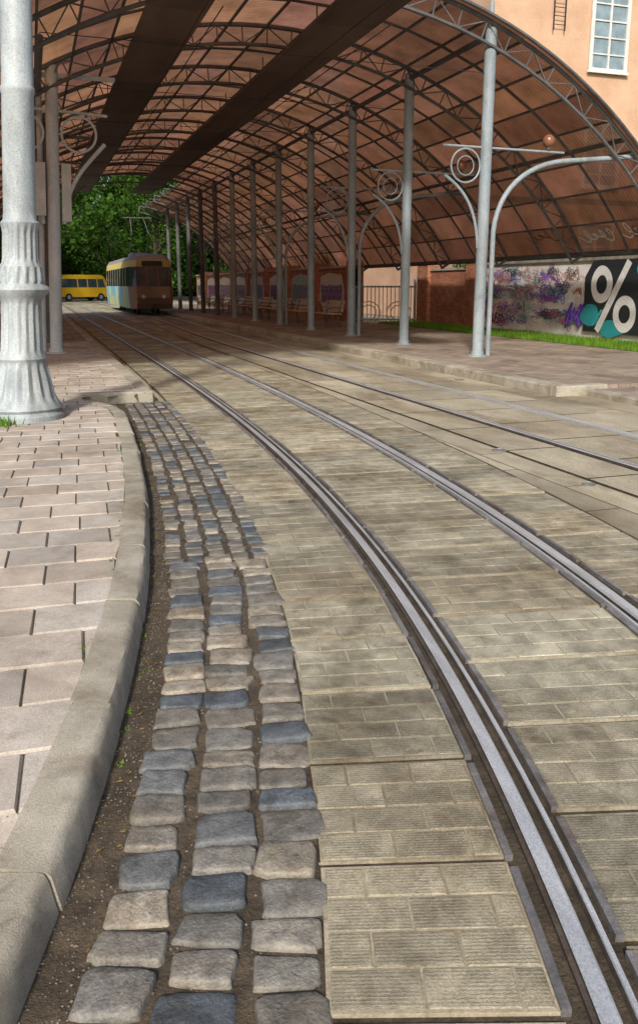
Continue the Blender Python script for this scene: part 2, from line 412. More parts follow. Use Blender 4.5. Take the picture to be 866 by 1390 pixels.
for _ in range(80):
    q=R.uniform(sY(.8),sY(9)); p=at(q,R.uniform(-1.23,-1.13),.012)
    s2=R.uniform(.006,.014); a=R.uniform(0,6.3); t=R.uniform(.5,1.2)
    dl.add([(p[0]+s2*cos(a),p[1]+s2*sin(a),p[2]),(p[0]+s2*.5*cos(a+1.6),p[1]+s2*.5*sin(a+1.6),p[2]+.004),(p[0]-s2*cos(a),p[1]-s2*sin(a),p[2]+.002),(p[0]-s2*.5*cos(a+1.6),p[1]-s2*.5*sin(a+1.6),p[2]+.003)],[(0,1,2,3)],0,(t,t,t))
dl.build('fallen_leaves',[M['dryleaf']])

# ------------------------------------------------------------ kerb & pavements
kb=MB()
prof=[(-1.235,0),(-1.25,.10),(-1.262,.121),(-1.28,.128),(-1.395,.128),(-1.40,.0)]
s=sa-.4
while s<sY(10.3):
    L=R.uniform(.85,1.05); t=R.uniform(.88,1.08); n=12; j=R.uniform(-.007,.007); jz=R.uniform(-.004,.004)
    vs=[]
    for i in range(n+1):
        q=s+.005+(L-.010)*i/n
        d=max(0,q-sY(9.2)); sh=-.32*(d/1.2)**2 if d>0 else 0
        chip=.008*R.random()**4
        for pi_,(o,z) in enumerate(prof): vs.append(at(q,o+j+sh+((R.uniform(-.003,.003)-chip) if pi_ in(1,2,3) else 0),z+((jz+R.uniform(-.0015,.0015)-(chip if pi_ in(2,3) else 0)) if z>0 else 0)))
    k=len(prof); fs=[]
    for i in range(n):
        for m_ in range(k-1): fs.append((i*k+m_,i*k+m_+1,(i+1)*k+m_+1,(i+1)*k+m_))
    fs.append(tuple(range(k))); fs.append(tuple(n*k+m_ for m_ in range(k))[::-1])
    kb.add(vs,fs,0,(t,t*.99,t*.97)); s+=L
kb.build('kerb',[M['kerb']],smooth=True)
def rightb(y):
    if y<10.2:
        d=max(0,sY(y)-sY(9.2)) if y>9.2 else 0
        sl=(lx(y+.05)-lx(y-.05))/.1
        return lx(y)-1.405*sqrt(1+sl*sl)-(.32*(d/1.2)**2)
    if y<11.0: return .5
    return 1.27
pv=MB(); 
pb=MB()
y=-3
while y<10.95:
    y2=min(y+.25,11.0); pb.add([(-12,y,.112),(rightb(y)+.02,y,.112),(rightb(y2-.01)+.02,y2,.112),(-12,y2,.112)],[(0,1,2,3)]); y=y2
pb.bbox(-12,1.27,11.0,62,.0,.112)
pb.build('pavement_base',[M['joint']])
al=radians(3); eu=Vector((cos(al),-sin(al))); ev=Vector((sin(al),cos(al)))
def bound(v):
    u=-3
    while u<6:
        p=eu*u+ev*v
        if p.x>rightb(p.y): 
            return u
        u+=.02
    return u
v=-.6; row=0; RH=.30
while v<22:
    b0=bound(v+.004); b1=bound(v+RH-.004); u=-4.5-(.17 if row%2 else 0)+R.uniform(-.03,.03)
    while u<max(b0,b1)-.03:
        W=.34; g_=.0025; gv=.006+min(.008,v*.0007)
        ul=u+g_; r0=min(u+W-g_,b0); r1=min(u+W-g_,b1); u+=W
        if r0-ul<.01 and r1-ul<.01: continue
        r0=max(r0,ul+.004); r1=max(r1,ul+.004)
        t=R.uniform(.80,1.1); w=R.uniform(-.03,.03); z=.125+R.uniform(-.002,.002)
        q=[(ul,v+gv),(r0,v+gv),(r1,v+RH-gv*.6),(ul,v+RH-gv*.6)]; cx=sum(a for a,_ in q)/4; cy=sum(b for _,b in q)/4
        P=[eu*a+ev*b for a,b in q]; I=[eu*(a+(.004 if a<cx else -.004)*R.uniform(.6,2.))+ev*(b+(.004 if b<cy else -.004)*R.uniform(.6,2.)) for a,b in q]
        zj=[z+R.uniform(-.0015,.0015) for _ in range(4)]
        pv.add([(p.x,p.y,z-.012) for p in P]+[(p.x,p.y,zj[i]) for i,p in enumerate(I)],[(4,5,6,7),(0,1,5,4),(1,2,6,5),(2,3,7,6),(3,0,4,7)],0,(t*(1+w),t,t*(1-w)))
    v+=RH; row+=1
pv.build('pavement',[M['paver']])
pf=MB(); pf.add([(-12,22,.129),(1.27,22,.129),(1.27,62,.129),(-12,62,.129)],[(0,1,2,3)]); pf.build('pavement_far',[M['platpav']])
k2=MB()
def straightkerb(mb,p0,p1,w,h,z0=0):
    p0=Vector(p0);p1=Vector(p1);d=(p1-p0);L=d.length;d.normalize();n=Vector((d.y,-d.x)); s=0
    while s<L-.05:
        l=min(1.0,L-s); a=p0+d*(s+.006); b=p0+d*(s+l-.006); t=R.uniform(.86,1.08); z=h+R.uniform(-.003,.003); be=.015
        pr=[(0,z0),(0,z-be),(-be,z),(-w,z),(-w,z0)]
        vs=[(a.x+n.x*o,a.y+n.y*o,zz) for o,zz in pr]+[(b.x+n.x*o,b.y+n.y*o,zz) for o,zz in pr]
        mb.add(vs,[(i,i+1,i+6,i+5) for i in range(4)]+[(0,1,2,3,4),(9,8,7,6,5)],0,(t,t,t*.98)); s+=l
straightkerb(k2,(1.45,11.0),(1.45,62),.18,.135)
straightkerb(k2,(.42,10.9),(1.45,10.9),.16,.15)
k2.build('platform_kerb',[M['kerb']])
k3=MB()
straightkerb(k3,(6.75,62),(6.75,9.8),.3,.14)
straightkerb(k3,(6.75,9.7),(7.6,9.7),.2,.14)
straightkerb(k3,(7.2,9.6),(7.2,-3),.2,.09)
k3.build('platform_kerb',[M['kerb']])
pp=MB(); pp.bbox(7.04,12.0,9.72,62,0,.135); pp.bbox(7.39,30,-3,9.7,0,.085); pp.build('platform',[M['platpav']])

# ------------------------------------------------------------ lawn
lw=MB(); lw.bbox(12.0,13.58,9.8,28.6,0,.15); lw.bbox(13.9,60,9.8,28.6,0,.12)
gr=MB()
def tuft(mb,x,y,z,h,n,sp):
    for _ in range(n):
        a=R.uniform(0,2*pi); px=x+R.gauss(0,sp); py=y+R.gauss(0,sp); hh=h*R.uniform(.5,1.2); w=.006+h*.035
        dx,dy=cos(a)*w,sin(a)*w; lx_,ly_=R.uniform(-.4,.4)*hh,R.uniform(-.4,.4)*hh
        t=R.uniform(.6,1.4); mb.add([(px-dx,py-dy,z),(px+dx,py+dy,z),(px+lx_,py+ly_,z+hh)],[(0,1,2)],0,(t,t,t*.8))
for _ in range(11000):
    tuft(gr,R.uniform(11.93,13.56),R.uniform(9.9,28.5),.15,.10,2,.03)
M['lawn']=stone('lawn_soil',(.07,.14,.03),(.12,.20,.05),3,60,.95,1.,.02,stain=.3)
lw.build('lawn',[M['lawn']]); 
for x,y in ((-.75,9.05),(-.65,8.9),(-.5,8.82),(-.9,9.2),(-.58,8.95),(-.82,8.95),(-.7,8.8),(-.35,8.78),(-.9,8.9)): tuft(gr,x,y,.125,.10,70,.07)
for _ in range(60):
    q=R.uniform(sa,sY(10)); p=at(q,-1.41+R.uniform(-.01,.01)); tuft(gr,p[0],p[1],.118,.014,6,.012)
for _ in range(60):
    q=R.uniform(sY(1.5),sY(10)); p=at(q,-1.215+R.uniform(-.02,.02)); 
    if R.random()<.35: tuft(gr,p[0],p[1],.006,.015,5,.012)
gr.build('grass',[M['grass']])

# ------------------------------------------------------------ canopy
CX,CZ,RR=5.0,-2.81,9.5; PH=57.9; Y0=14.5; BAY=3.5
def arc(phi,y,r=RR): a=radians(phi); return (CX+r*sin(a),y,CZ+r*cos(a))
can=empty('tram_stop_canopy')
def arch(y,p0,p1,name):
    mb=MB(); n=int((p1-p0)/3.2)
    ph=[p0+(p1-p0)*i/n for i in range(n+1)]
    mb.tube([arc(p,y) for p in ph],.045,6); mb.tube([arc(p,y,RR-.36) for p in ph],.038,6)
    for i in range(n):
        mb.tube([arc(ph[i],y,RR-.02),arc(ph[i],y,RR-.35)],.016,4,cap=False)
        a,b=(RR-.35,RR-.02) if i%2 else (RR-.02,RR-.35)
        mb.tube([arc(ph[i],y,a),arc(ph[i+1],y,b)],.015,4,cap=False)
    mb.tube([arc(p0,y),arc(p0,y,RR-.36)],.04,6); mb.tube([arc(p1,y),arc(p1,y,RR-.36)],.04,6)
    return mb.build(name,[M['poledark']],can)
P12=12.5; PN=6.0
for k in range(-1,13):
    y=Y0+BAY*k
    arch(y,-PH if k<=8 else P12,PN if k<0 else PH,'arch_truss')
ribs=MB()
for k in range(-1,12):
    y=Y0+BAY*(k+.5); p0=-PH if k<8 else P12; p1=PN if k<0 else PH
    n=24; ribs.tube([arc(p0+(p1-p0)*i/n,y,RR-.02) for i in range(n+1)],.03,4)
for i in range(25):
    ph=-PH+PH*2*i/24
    y1=Y0+BAY*(8 if ph<P12 else 12)
    ribs.tube([arc(ph,Y0-(BAY if ph<PN else 0),RR+.01),arc(ph,y1,RR+.01)],.03,4)
ribs.build('purlins',[M['poledark']],can)
pl=MB(); NS=48
for i in range(NS):
    pa=-PH+2*PH*i/NS; pb_=-PH+2*PH*(i+1)/NS
    nb=16 if pa<P12 else 24
    for k in range(-2 if pb_<PN+1 else 0,nb):
        ya=Y0-.15 if k==0 and pb_>=PN+1 else Y0+BAY/2*k; yb=Y0+BAY/2*(k+1)
        R2=random.Random((i//2)*100+k//2*3+ (7 if i//2%3==0 else 0)); t=R2.uniform(.55,1.25)
        pl.add([arc(pa,ya,RR+.05),arc(pb_,ya,RR+.05),arc(pb_,yb,RR+.05),arc(pa,yb,RR+.05)],[(0,1,2,3)],0,(t,t*R2.uniform(.95,1.05),t*R2.uniform(.92,1.1)))
pl.build('roof_panels',[M['poly']],can)
eg=MB()
for sgn in(-1,1): eg.tube([arc(sgn*PH,Y0),arc(sgn*PH,Y0+BAY*(12 if sgn>0 else 8))],.07,6)
eg.tube([arc(PN+(PH-PN)*i/30,Y0-.14,RR+.05) for i in range(31)],.035,6)
eg.build('edge_beams',[M['poledark']],can)
sp_=MB()
def panel_tag(yc,pc,w,h,lw,col,seed,sgn_z):
    Q=random.Random(seed); pts=[]; n=60; lo=Q.randint(4,6)
    for i in range(n): t=i/(n-1); pts.append((yc-w/2+w*t+w*.13*sin(t*lo*6.28+1),pc+h*.5*sin(t*lo*6.28)*(.6+.4*sin(9*t))))
    for i in range(n-1):
        a=Vector(pts[i]);b=Vector(pts[i+1]);d=(b-a).normalized(); nn=Vector((-d.y,d.x))*lw/2; r=RR+.03-.0004*i-sgn_z
        q=[a-nn,b-nn,b+nn,a+nn]; sp_.add([arc(57.9-p.y/RR*57.3,p.x,r) for p in q],[(0,1,2,3)],0,col)
panel_tag(15.6,.55,1.2,.4,.04,(.62,.62,.62),3,0); panel_tag(17.1,.5,1.1,.35,.04,(.55,.55,.56),4,.02); panel_tag(15.4,.5,.9,.3,.03,(.05,.05,.07),5,.0); panel_tag(19.3,.6,1.3,.35,.03,(.08,.07,.07),8,0)
sp_.build('panel_graffiti',[M['paint']],can)
bd=MB()
for x0,x1 in ((2.07,3.05),(4.9,5.95)):
    y=Y0+.05-BAY
    while y<Y0+BAY*8:
        t=R.uniform(.7,1.3); bd.bbox(x0,x1,y,y+1.74,5.82,5.86,0,(t,t,t)); y+=1.75
    for k in range(-1,9):
        bd.tube([(x0,Y0+BAY*k,5.84),(x0,Y0+BAY*k,6.1)],.015,4); bd.tube([(x1,Y0+BAY*k,5.84),(x1,Y0+BAY*k,6.15)],.015,4)
bd.build('wire_boards',[M['board']],can)
def ring(mb,c,r,rt,n=28):
    mb.tube([(c[0]+r*cos(2*pi*i/n),c[1],c[2]+r*sin(2*pi*i/n)) for i in range(n)],rt,6,closed=True)
def bez(p0,p1,p2,p3,n=12):
    o=[]
    for i in range(n+1):
        t=i/n; o.append(tuple((1-t)**3*a+3*(1-t)**2*t*b+3*(1-t)*t*t*c+t**3*d for a,b,c,d in zip(p0,p1,p2,p3)))
    return o
PX=8.28; gl=MB()
for k in range(12):
    y=Y0+.1+BAY*k; mb=MB(); z0=.13
    mb.tube([(PX,y,z0),(PX,y,6.05)],.11,16); mb.lathe([(.2,0),(.2,.02),(.13,.03),(.13,.1)],(PX,y,z0),16)
    mb.tube([(PX,y,5.85),(PX,y,6.5)],.04,8)
    if k in (0,2,4):
        mb.tube([(PX+.24,y+.02,z0),(PX+.24,y+.02,2.3)]+bez((PX+.24,y+.02,2.5),(PX+.3,y+.02,3.3),(PX+.9,y+.02,3.75),(PX+1.7,y+.02,3.85))+[(11.75,y+.02,4.02)],.05,10)
        mb.tube(bez((11.6,y,4.0),(11.9,y,4.1),(12.0,y,4.3),(11.75,y,4.35),8),.03,6)
    if k in (0,1,2,4,6):
        mb.tube([(PX-.9,y,4.02),(PX+1.7,y,4.0)],.022,8)
        ring(mb,(PX-.42,y,3.68),.3,.018); ring(mb,(PX-.42,y,3.68),.17,.01)
        mb.tube(bez((PX-.1,y,2.2),(PX-.15,y,3.0),(PX-.5,y,3.3),(PX-.85,y,3.5)),.028,8)
        gl.lathe([(.12*sin(pi*j/10)+.002,.12-.12*cos(pi*j/10)) for j in range(11)],(PX+1.35,y,4.08),16)
        mb2=MB(); mb2.lathe([(.03,0),(.05,.04),(.04,.06)],(PX+1.35,y,4.02),10); mb2.build('lamp_cup',[M['poledark']],can)
    mb.build('pole_right',[M['pole'] if k<7 else M['poledark']],can,smooth=True)  # far poles: canopy shade put into the colour
gl.build('lamp_globes',[M['globe']],can,smooth=True)
beam=MB(); beam.tube([(PX,Y0,5.95),(PX,Y0+42,5.95)],.06,6); beam.tube([(.42,Y0,5.2),(.42,Y0+28,5.2)],.06,6)
beam.tube([(11.3,Y0,4.3),(11.3,Y0+42,4.3)],.05,6)
beam.build('long_beams',[M['poledark']],can)
for k in range(1,8):
    y=Y0+.1+BAY*k; mb=MB(); X=.42
    mb.tube([(X,y,.13),(X,y,6.4 if k==1 else 5.4)],.125,16); mb.lathe([(.22,0),(.22,.02),(.15,.03),(.15,.1)],(X,y,.13),16)
    mb.tube([(X-.24,y+.15,.13),(X-.24,y+.15,5.3)],.06,10)
    if k in(1,3,5):
        mb.tube([(X-1.4,y,4.9),(X+1.05,y,4.78)],.03,8)
        for sg in (1,-1):
            ring(mb,(X+sg*.5,y-.05,4.40),.33,.026)
            mb.tube(bez((X+sg*.2,y,2.7),(X+sg*.25,y,3.5),(X+sg*.6,y,3.8),(X+sg*1.0,y,4.25)),.042,8)
        mb.bbox(X-.6,X+1.2,y-.03,y+.03,5.42,5.5)
    mb.shear(.05)
    mb.build('pole_left',[M['polelit'] if k==1 else M['poledark']],can,smooth=True)  # front pole coloured as lit, the ones behind as shaded
    if k==1:
        bx=MB(); bx.bbox(X+.16,X+.34,y-.05,y+.1,2.75,3.85); bx.bbox(X-.36,X-.15,y-.12,y+.0,2.85,3.85); bx.shear(.05); bx.build('notice_boxes',[M['box']],can)
wr=MB()
for xf in (lambda y:lx(y)+.5,lambda y:rx(y)+.5):
    wr.tube([(xf(y),y,5.15) for y in range(12,100,4)],.009,4); wr.tube([(xf(y),y,5.5) for y in range(12,100,4)],.007,4)
for k in range(9): wr.tube([(.42,Y0+.1+BAY*k,5.3),(PX,Y0+.1+BAY*k,5.3)],.008,4)
wr.build('overhead_wires',[M['rub']])

# ------------------------------------------------------------ ornate lamp post
lp=empty('street_lamp'); mb=MB(); c=(-.17,9.25,.125); KS=.06
P=[(.42,0),(.42,.05),(.38,.09),(.40,.12),(.37,.17,.0),(.335,.24,.10),(.31,.34,.13),(.275,.48,.13),(.25,.56,.10),(.235,.60),(.25,.63),(.23,.67),(.215,.72,.10),(.205,.95,.12),(.20,1.18,.10),(.205,1.22),(.235,1.26),(.27,1.30),(.285,1.33),(.27,1.36),(.23,1.39),(.245,1.43,.16),(.235,1.5,.16),(.215,1.56),(.185,1.6),(.18,1.65,.16),(.175,1.9,.16),(.185,1.96),(.19,1.99),(.165,2.02),(.158,2.1),(.153,3.2),(.163,3.22),(.163,3.26),(.15,3.28),(.14,6.5),(.17,6.55),(.17,6.62),(.1,6.7),(.08,7.3)]
mb.lathe(P,c,96,flute=16); mb.shear(KS); mb.build('column',[M['iron']],lp,smooth=True)
mb=MB()
for sg in(-1,1): mb.tube(bez((c[0],c[1],6.7),(c[0]+sg*.3,c[1],7.3),(c[0]+sg*1.0,c[1],7.4),(c[0]+sg*1.1,c[1],6.9)),.035,8); mb.lathe([(.05,.1),(.2,0),(.22,-.05)],(c[0]+sg*1.1,c[1],6.8),16)
mb.shear(KS); mb.build('arms',[M['iron']],lp,smooth=True)
mb=MB()
for sg in(-1,1): mb.lathe([(.2*sin(pi*j/10)+.002,.2-.2*cos(pi*j/10)) for j in range(11)],(c[0]+sg*1.1,c[1],6.4),16)
mb.shear(KS); mb.build('globes',[M['frame']],lp,smooth=True)

# ------------------------------------------------------------ walls & fence
gw=empty('graffiti_wall'); WX=13.6
mb=MB(); mb.bbox(WX,WX+.25,9.9,24,0,2.12); mb.build('wall_body',[M['wallwhite']],gw)
mb=MB()
y=9.9
while y<24: 
    t=R.uniform(.7,1.); mb.bbox(WX-.06,WX+.31,y+.005,min(y+1.2,24)-.005,2.12,2.2,0,(t,t,t)); y+=1.2
mb.build('coping',[M['kerb']],gw)
pt=MB(); xo=[WX-.004]
def ribbon(pts,w,col,mb=pt,fn=None):
    xo[0]-=.0004
    for i in range(len(pts)-1):
        a=Vector(pts[i]);b=Vector(pts[i+1]);d=b-a
        if d.length<1e-5: continue
        d.normalize(); n=Vector((-d.y,d.x))*w/2; e=d*w*.3; x=xo[0]-i*.00002
        q=[a-e-n,b+e-n,b+e+n,a-e+n]; mb.add([(x,p.x,p.y) for p in q],[(0,1,2,3)],0,col)
def blob(cy,cz,ry,rz,col,mb=pt,n=28,j=.15,inner=0):
    xo[0]-=.0008; x=xo[0]; ph=[R.uniform(0,6.3) for _ in range(3)]
    def rad(q): return 1+j*(sin(2*q+ph[0])*.5+sin(3*q+ph[1])*.4+sin(5*q+ph[2])*.3)
    if inner:
        vs=[];
        for k in range(n):
            q=2*pi*k/n; vs+=[(x,cy+ry*cos(q)*rad(q),cz+rz*sin(q)*rad(q)),(x,cy+ry*inner*cos(q),cz+rz*inner*sin(q))]
        mb.add(vs,[(2*k,2*((k+1)%n),2*((k+1)%n)+1,2*k+1) for k in range(n)],0,col)
    else:
        mb.add([(x,cy+ry*cos(2*pi*k/n)*rad(2*pi*k/n),cz+rz*sin(2*pi*k/n)*rad(2*pi*k/n)) for k in range(n)],[tuple(range(n))],0,col)
def tag(cy,cz,w,h,lw,col,loops=5):
    pts=[];n=loops*14; f1=R.uniform(.8,1.3); p=R.uniform(0,6)
    for i in range(n):
        t=i/(n-1); pts.append((cy-w/2+w*t+w*.14*sin(t*loops*6.28*f1+p),cz+h*.5*sin(t*loops*6.28+p*.7)*(.6+.4*sin(t*9+p))))
    ribbon(pts,lw,col)
gcol=[(.03,.03,.035),(.08,.07,.10),(.10,.14,.50),(.50,.08,.16),(.12,.42,.34),(.28,.07,.38),(.38,.36,.38),(.55,.42,.5),(.38,.14,.09)]
for _ in range(26): 
    cc=R.choice(gcol[3:]); w=.25; cc=tuple(k*w+.6*(1-w) for k in cc); blob(R.uniform(18.8,23.6),R.uniform(.5,1.7),R.uniform(.12,.4),R.uniform(.10,.28),cc,j=.3)
for _ in range(110):
    tag(R.uniform(18.7,23.6),R.uniform(.4,1.95),R.uniform(.25,1.0),R.uniform(.10,.45),R.uniform(.010,.028),R.choice(gcol),R.choice([3,4,5,6]))
tag(18.8,.75,.7,.6,.06,(.14,.04,.45),5); tag(18.9,.7,.6,.5,.045,(.2,.14,.65),4); tag(18.8,1.5,.5,.4,.03,(.75,.74,.72),4)
xo[0]-=.002; x=xo[0]
pt.add([(x,18.45,.35),(x,18.5,1.7),(x,18.2,2.1),(x,10.0,2.1),(x,10.0,.3)],[(0,1,2,3,4)],0,(.025,.03,.035))
for cy,cz,a,b in ((18.2,.75,.35,.3),(16.0,1.8,.5,.35),(17.3,.45,.5,.2),(14.5,1.,.8,.6),(12.5,1.1,.9,.6)): blob(cy,cz,a,b,(.03,.30,.34))
for yc in (17.35,14.6,12.2):
    blob(yc+.46,1.52,.42,.46,(.72,.72,.72),j=.02,inner=.5); blob(yc-.48,.82,.42,.44,(.72,.72,.72),j=.02,inner=.5)
    ribbon([(yc+.5,.42),(yc-.5,2.02)],.2,(.72,.72,.72))
    for dd in (.42,.5): ribbon([(yc+.45+dd*.6,.5),(yc+.1+dd*.6,.9)],.03,(.05,.45,.5))
pt.build('graffiti',[M['paint']],gw)
bw=empty('brick_pier_wall'); mb=MB(); mb.bbox(WX-.02,WX+.35,24.02,28.2,0,2.0); mb.bbox(WX-.15,WX+.5,27.5,28.35,0,2.25); mb.bbox(WX-.15,WX+.5,24.05,24.7,0,2.25); mb.build('masonry',[M['brick']],bw)
mb=MB(); mb.bbox(WX-.06,WX+.4,24.72,27.48,2.0,2.08); mb.bbox(WX-.2,WX+.55,27.45,28.4,2.25,2.33);mb.bbox(WX-.2,WX+.55,24.04,24.75,2.25,2.33); mb.build('caps',[M['kerb']],bw)
fe=MB(); A=Vector((13.5,28.6)); B=Vector((11.5,29.9)); d=(B-A); L=d.length; d.normalize()
def FP(t,z): p=A+d*t; return (p.x,p.y,z)
for z in (.25,1.45): fe.tube([FP(0,z),FP(L,z)],.03,6)
t=0
while t<L: fe.tube([FP(t,.13),FP(t,1.5)],.016,5); t+=.15
for cc in (.6,1.75):
    for r in (.45,.3): fe.tube([FP(cc+r*cos(pi*i/12),1.4+r*.9*sin(pi*i/12)-.9) for i in range(24)],.018,5,closed=True)
fe.tube([FP(0,.13),FP(0,1.8)],.05,8); fe.tube([FP(L,.13),FP(L,1.8)],.05,8)
fe.build('iron_fence',[M['pole']],smooth=True)
lb=empty('brick_wall'); mb=MB(); mb.bbox(11.6,11.9,30,62,0,2.15)
y=30
while y<62: mb.bbox(11.48,12.0,y,y+.5,0,2.4); y+=4.
mb.build('masonry',[M['brick']],lb)
mb=MB(); mb.bbox(11.54,11.96,30,62,2.16,2.24) ; mb.build('coping',[M['kerb']],lb)
mb=MB()
for yy,w,c_ in ((32.5,3.0,(.6,.57,.54)),(36.5,3.2,(.35,.5,.55)),(40.6,2.8,(.65,.62,.58)),(44.5,3,(.55,.42,.38)),(48.4,3,(.66,.58,.5)),(52.4,3.2,(.7,.62,.46)),(56.4,3.2,(.7,.62,.46)),(60.3,3,(.7,.62,.46))):
    xo[0]=11.597; x=xo[0]-.001
    mb.add([(x,yy-w/2+.1,.5),(x,yy-w/2,1.3),(x,yy-w/2+.3,1.9),(x,yy+w*.1,2.0),(x,yy+w/2-.15,1.85),(x,yy+w/2,.9),(x,yy+w*.3,.4)],[tuple(range(7))],0,c_)
    xo[0]-=.002
    for _ in range(9):
        pts=[(yy-w*.42+w*.84*i/30,1.15+.4*sin(i*.9+_*1.7)*R.uniform(.7,1)) for i in range(31)]; ribbon(pts,R.uniform(.03,.07),R.choice(gcol),mb)
mb.build('graffiti',[M['paint']],lb)

# ------------------------------------------------------------ benches
def bench(y):
    o=empty('park_bench',(9.5,y,.135)); a=MB(); b=MB()
    for i in range(4): a.bbox(-.32+i*.12,-.22+i*.12,-.9,.9,.43,.46)
    for i in range(3):
        z=.56+i*.13; a.box((.17+i*.035,0,z),(.025,1.8,.10))
    for yy in(-.65,.65):
        b.tube([(-.3,yy,0),(-.28,yy,.3),(-.3,yy,.42)],.025,6); b.tube([(.16,yy,0),(.1,yy,.3),(.13,yy,.42),(.26,yy,.9)],.025,6); b.tube([(-.32,yy,.42),(.14,yy,.42)],.022,6)
        b.tube(bez((-.3,yy,.44),(-.32,yy,.68),(-.1,yy,.68),(.17,yy,.62),8),.02,6)
    a.build('slats',[M['wood']],o); b.build('frame',[M['poledark']],o,smooth=True)
for y in (26.9,30.2,32.9,35.6,38.6,41.5,45,48.5): bench(y)

# ------------------------------------------------------------ buildings
def window(mbF,mbG,x0,x1,z0,z1,y,nx=2,nz=4,fw=.09):
    mbG.bbox(x0,x1,y-.03,y+.0-.004,z0,z1)
    mbF.bbox(x0-.06,x0+fw,y-.10,y-.034,z0,z1); mbF.bbox(x1-fw,x1+.06,y-.10,y-.034,z0,z1)
    mbF.bbox(x0+fw,x1-fw,y-.10,y-.034,z1-fw,z1); mbF.bbox(x0+fw,x1-fw,y-.10,y-.034,z0,z0+fw)
    for i in range(1,nx): x=x0+(x1-x0)*i/nx; mbF.bbox(x-.04,x+.04,y-.09,y-.036,z0+fw,z1-fw)
    for i in range(1,nz): z=z0+(z1-z0)*i/nz; mbF.bbox(x0+fw,x1-fw,y-.075,y-.038,z-.025,z+.025)
    mbF.bbox(x0-.12,x1+.12,y-.16,y-.105+.004,z0-.1,z0-.0)
pbld=empty('peach_building'); mb=MB(); mb.bbox(17,44,30,46,0,17); mb.bbox(16.8,44.2,29.75,29.998,4.9,5.15); mb.build('walls',[M['peach']],pbld)
F=MB();G=MB()
for i in range(6):
    x=21.4+i*3.5
    for z in (1.6,5.4,9.75,13.6): window(F,G,x,x+1.67,z,z+(3.0 if z>6 and z<13 else 2.4),30,2,5)
F.build('window_frames',[M['frame']],pbld); G.build('window_panes',[M['bglass']],pbld)
mb=MB(); mb.bbox(16.7,44.3,29.6,46.3,17.0,17.4); mb.build('cornice',[M['frame']],pbld)
ld=MB()
for x in (19.6,20.1): ld.tube([(x,29.85,11.0),(x,29.85,17.5)],.025,6)
z=11.2
while z<17.4: ld.tube([(19.6,29.85,z),(20.1,29.85,z)],.016,5); z+=.3
ld.build('wall_ladder',[M['rub']],pbld)
wb=empty('white_building'); mb=MB(); mb.bbox(13.4,30,46.3,58,0,6.5); mb.build('walls',[M['white']],wb)
F=MB();G=MB()
for x,w in ((15.2,1.3),(18.2,1.4),(21.2,1.4),(24.2,1.4)): window(F,G,x,x+w,.9,3.2,46.3,2,3)
G.bbox(16.9,17.9,46.25,46.296,.1,2.3)
F.build('window_frames',[M['frame']],wb); G.build('window_panes',[M['glass']],wb)
mb=MB(); mb.bbox(13.2,30.2,46.,58.2,6.5,6.8); mb.build('roof',[M['poledark']],wb)

# ------------------------------------------------------------ vehicles
def loft(mb,stations,levels,matfn):
    nl=len(levels); vs=[]
    ys0=stations[0][0]; ys1=stations[-1][0]
    for (y,w) in stations:
        for sgn in (-1,1):
            for (z,sc,ln) in levels:
                f=max(0,1-(y-ys0)/1.2); b=max(0,1-(ys1-y)/1.2)
                vs.append((sgn*w*sc,y+ln*f-ln*b,z))
    def idx(i,s,l): return (i*2+s)*nl+l
    for i in range(len(stations)-1):
        for l in range(nl-1):
            for s_ in (0,1):
                q=(idx(i,s_,l),idx(i,s_,l+1),idx(i+1,s_,l+1),idx(i+1,s_,l))
                if s_: q=q[::-1]
                m,c=matfn(l,i,'side',s_); mb.f.append(q[::-1]); mb.m.append(m); mb.c.append(c)
        mb.f.append((idx(i,0,nl-1),idx(i,1,nl-1),idx(i+1,1,nl-1),idx(i+1,0,nl-1))); m,c=matfn(nl-1,i,'roof',0); mb.m.append(m); mb.c.append(c)
    for e,i in (('front',0),('back',len(stations)-1)):
        for l in range(nl-1):
            m,c=matfn(l,i,e,0); mb.f.append((idx(i,0,l),idx(i,1,l),idx(i,1,l+1),idx(i,0,l+1))); mb.m.append(m); mb.c.append(c)
    mb.v=vs
def wheel(mb,x,y,r=.35,w=.2):
    n=20
    mb.tube([(x-w/2,y,r),(x+w/2,y,r)],r,n,m=0); mb.tube([(x-w/2-.01,y,r),(x+w/2+.01,y,r)],r*.5,n,m=1)
tram=empty('tram',(rx(43)+.5,42.6,0))
mb=MB(); LV=[(.35,.95,0),(.9,1,.0),(1.45,1,.03),(2.4,.96,.22),(2.72,.92,.32),(2.95,.78,.5),(3.05,.4,.9)]
st=[(0,.82),(.25,.98),(.7,1.08),(1.2,1.1)]; y=1.2
while y<13: 
    st.append((y+1.25,1.1)); st.append((y+1.4,1.1)); y+=1.4
st+= [(y+.5,1.08),(y+.95,.98),(y+1.2,.82)]
cols_=[(.32,.62,.50),(.42,.66,.58),(.66,.60,.30),(.25,.48,.58),(.30,.20,.16)]
def tm(l,i,k,s):
    rr=random.Random(i*7+l)
    if k=='front':
        return {0:(0,(.14,.09,.08)),1:(0,(.26,.20,.16)),2:(1,(1,1,1)),3:(0,(.50,.42,.20)),4:(0,(.36,.33,.27)),5:(0,(.25,.24,.22))}[l]
    if l==2: return (1,(1,1,1)) if (i<3 or (i-3)%2==0) else (0,(.65,.58,.4))
    if l in(0,1): return (0,rr.choice(cols_[:4]) if i>2 else (.34,.24,.18))
    if l==3: return (0,(.74,.62,.22))
    return (0,(.30,.29,.27))
loft(mb,st,LV,tm); mb.build('body',[M['paint'],M['glass']],tram)
mb=MB()
for x in (-.27,.27): mb.box((x,.10,1.9),(.05,.03,.95),rot=Matrix.Rotation(-.2,3,'X'),col=(.22,.15,.12))
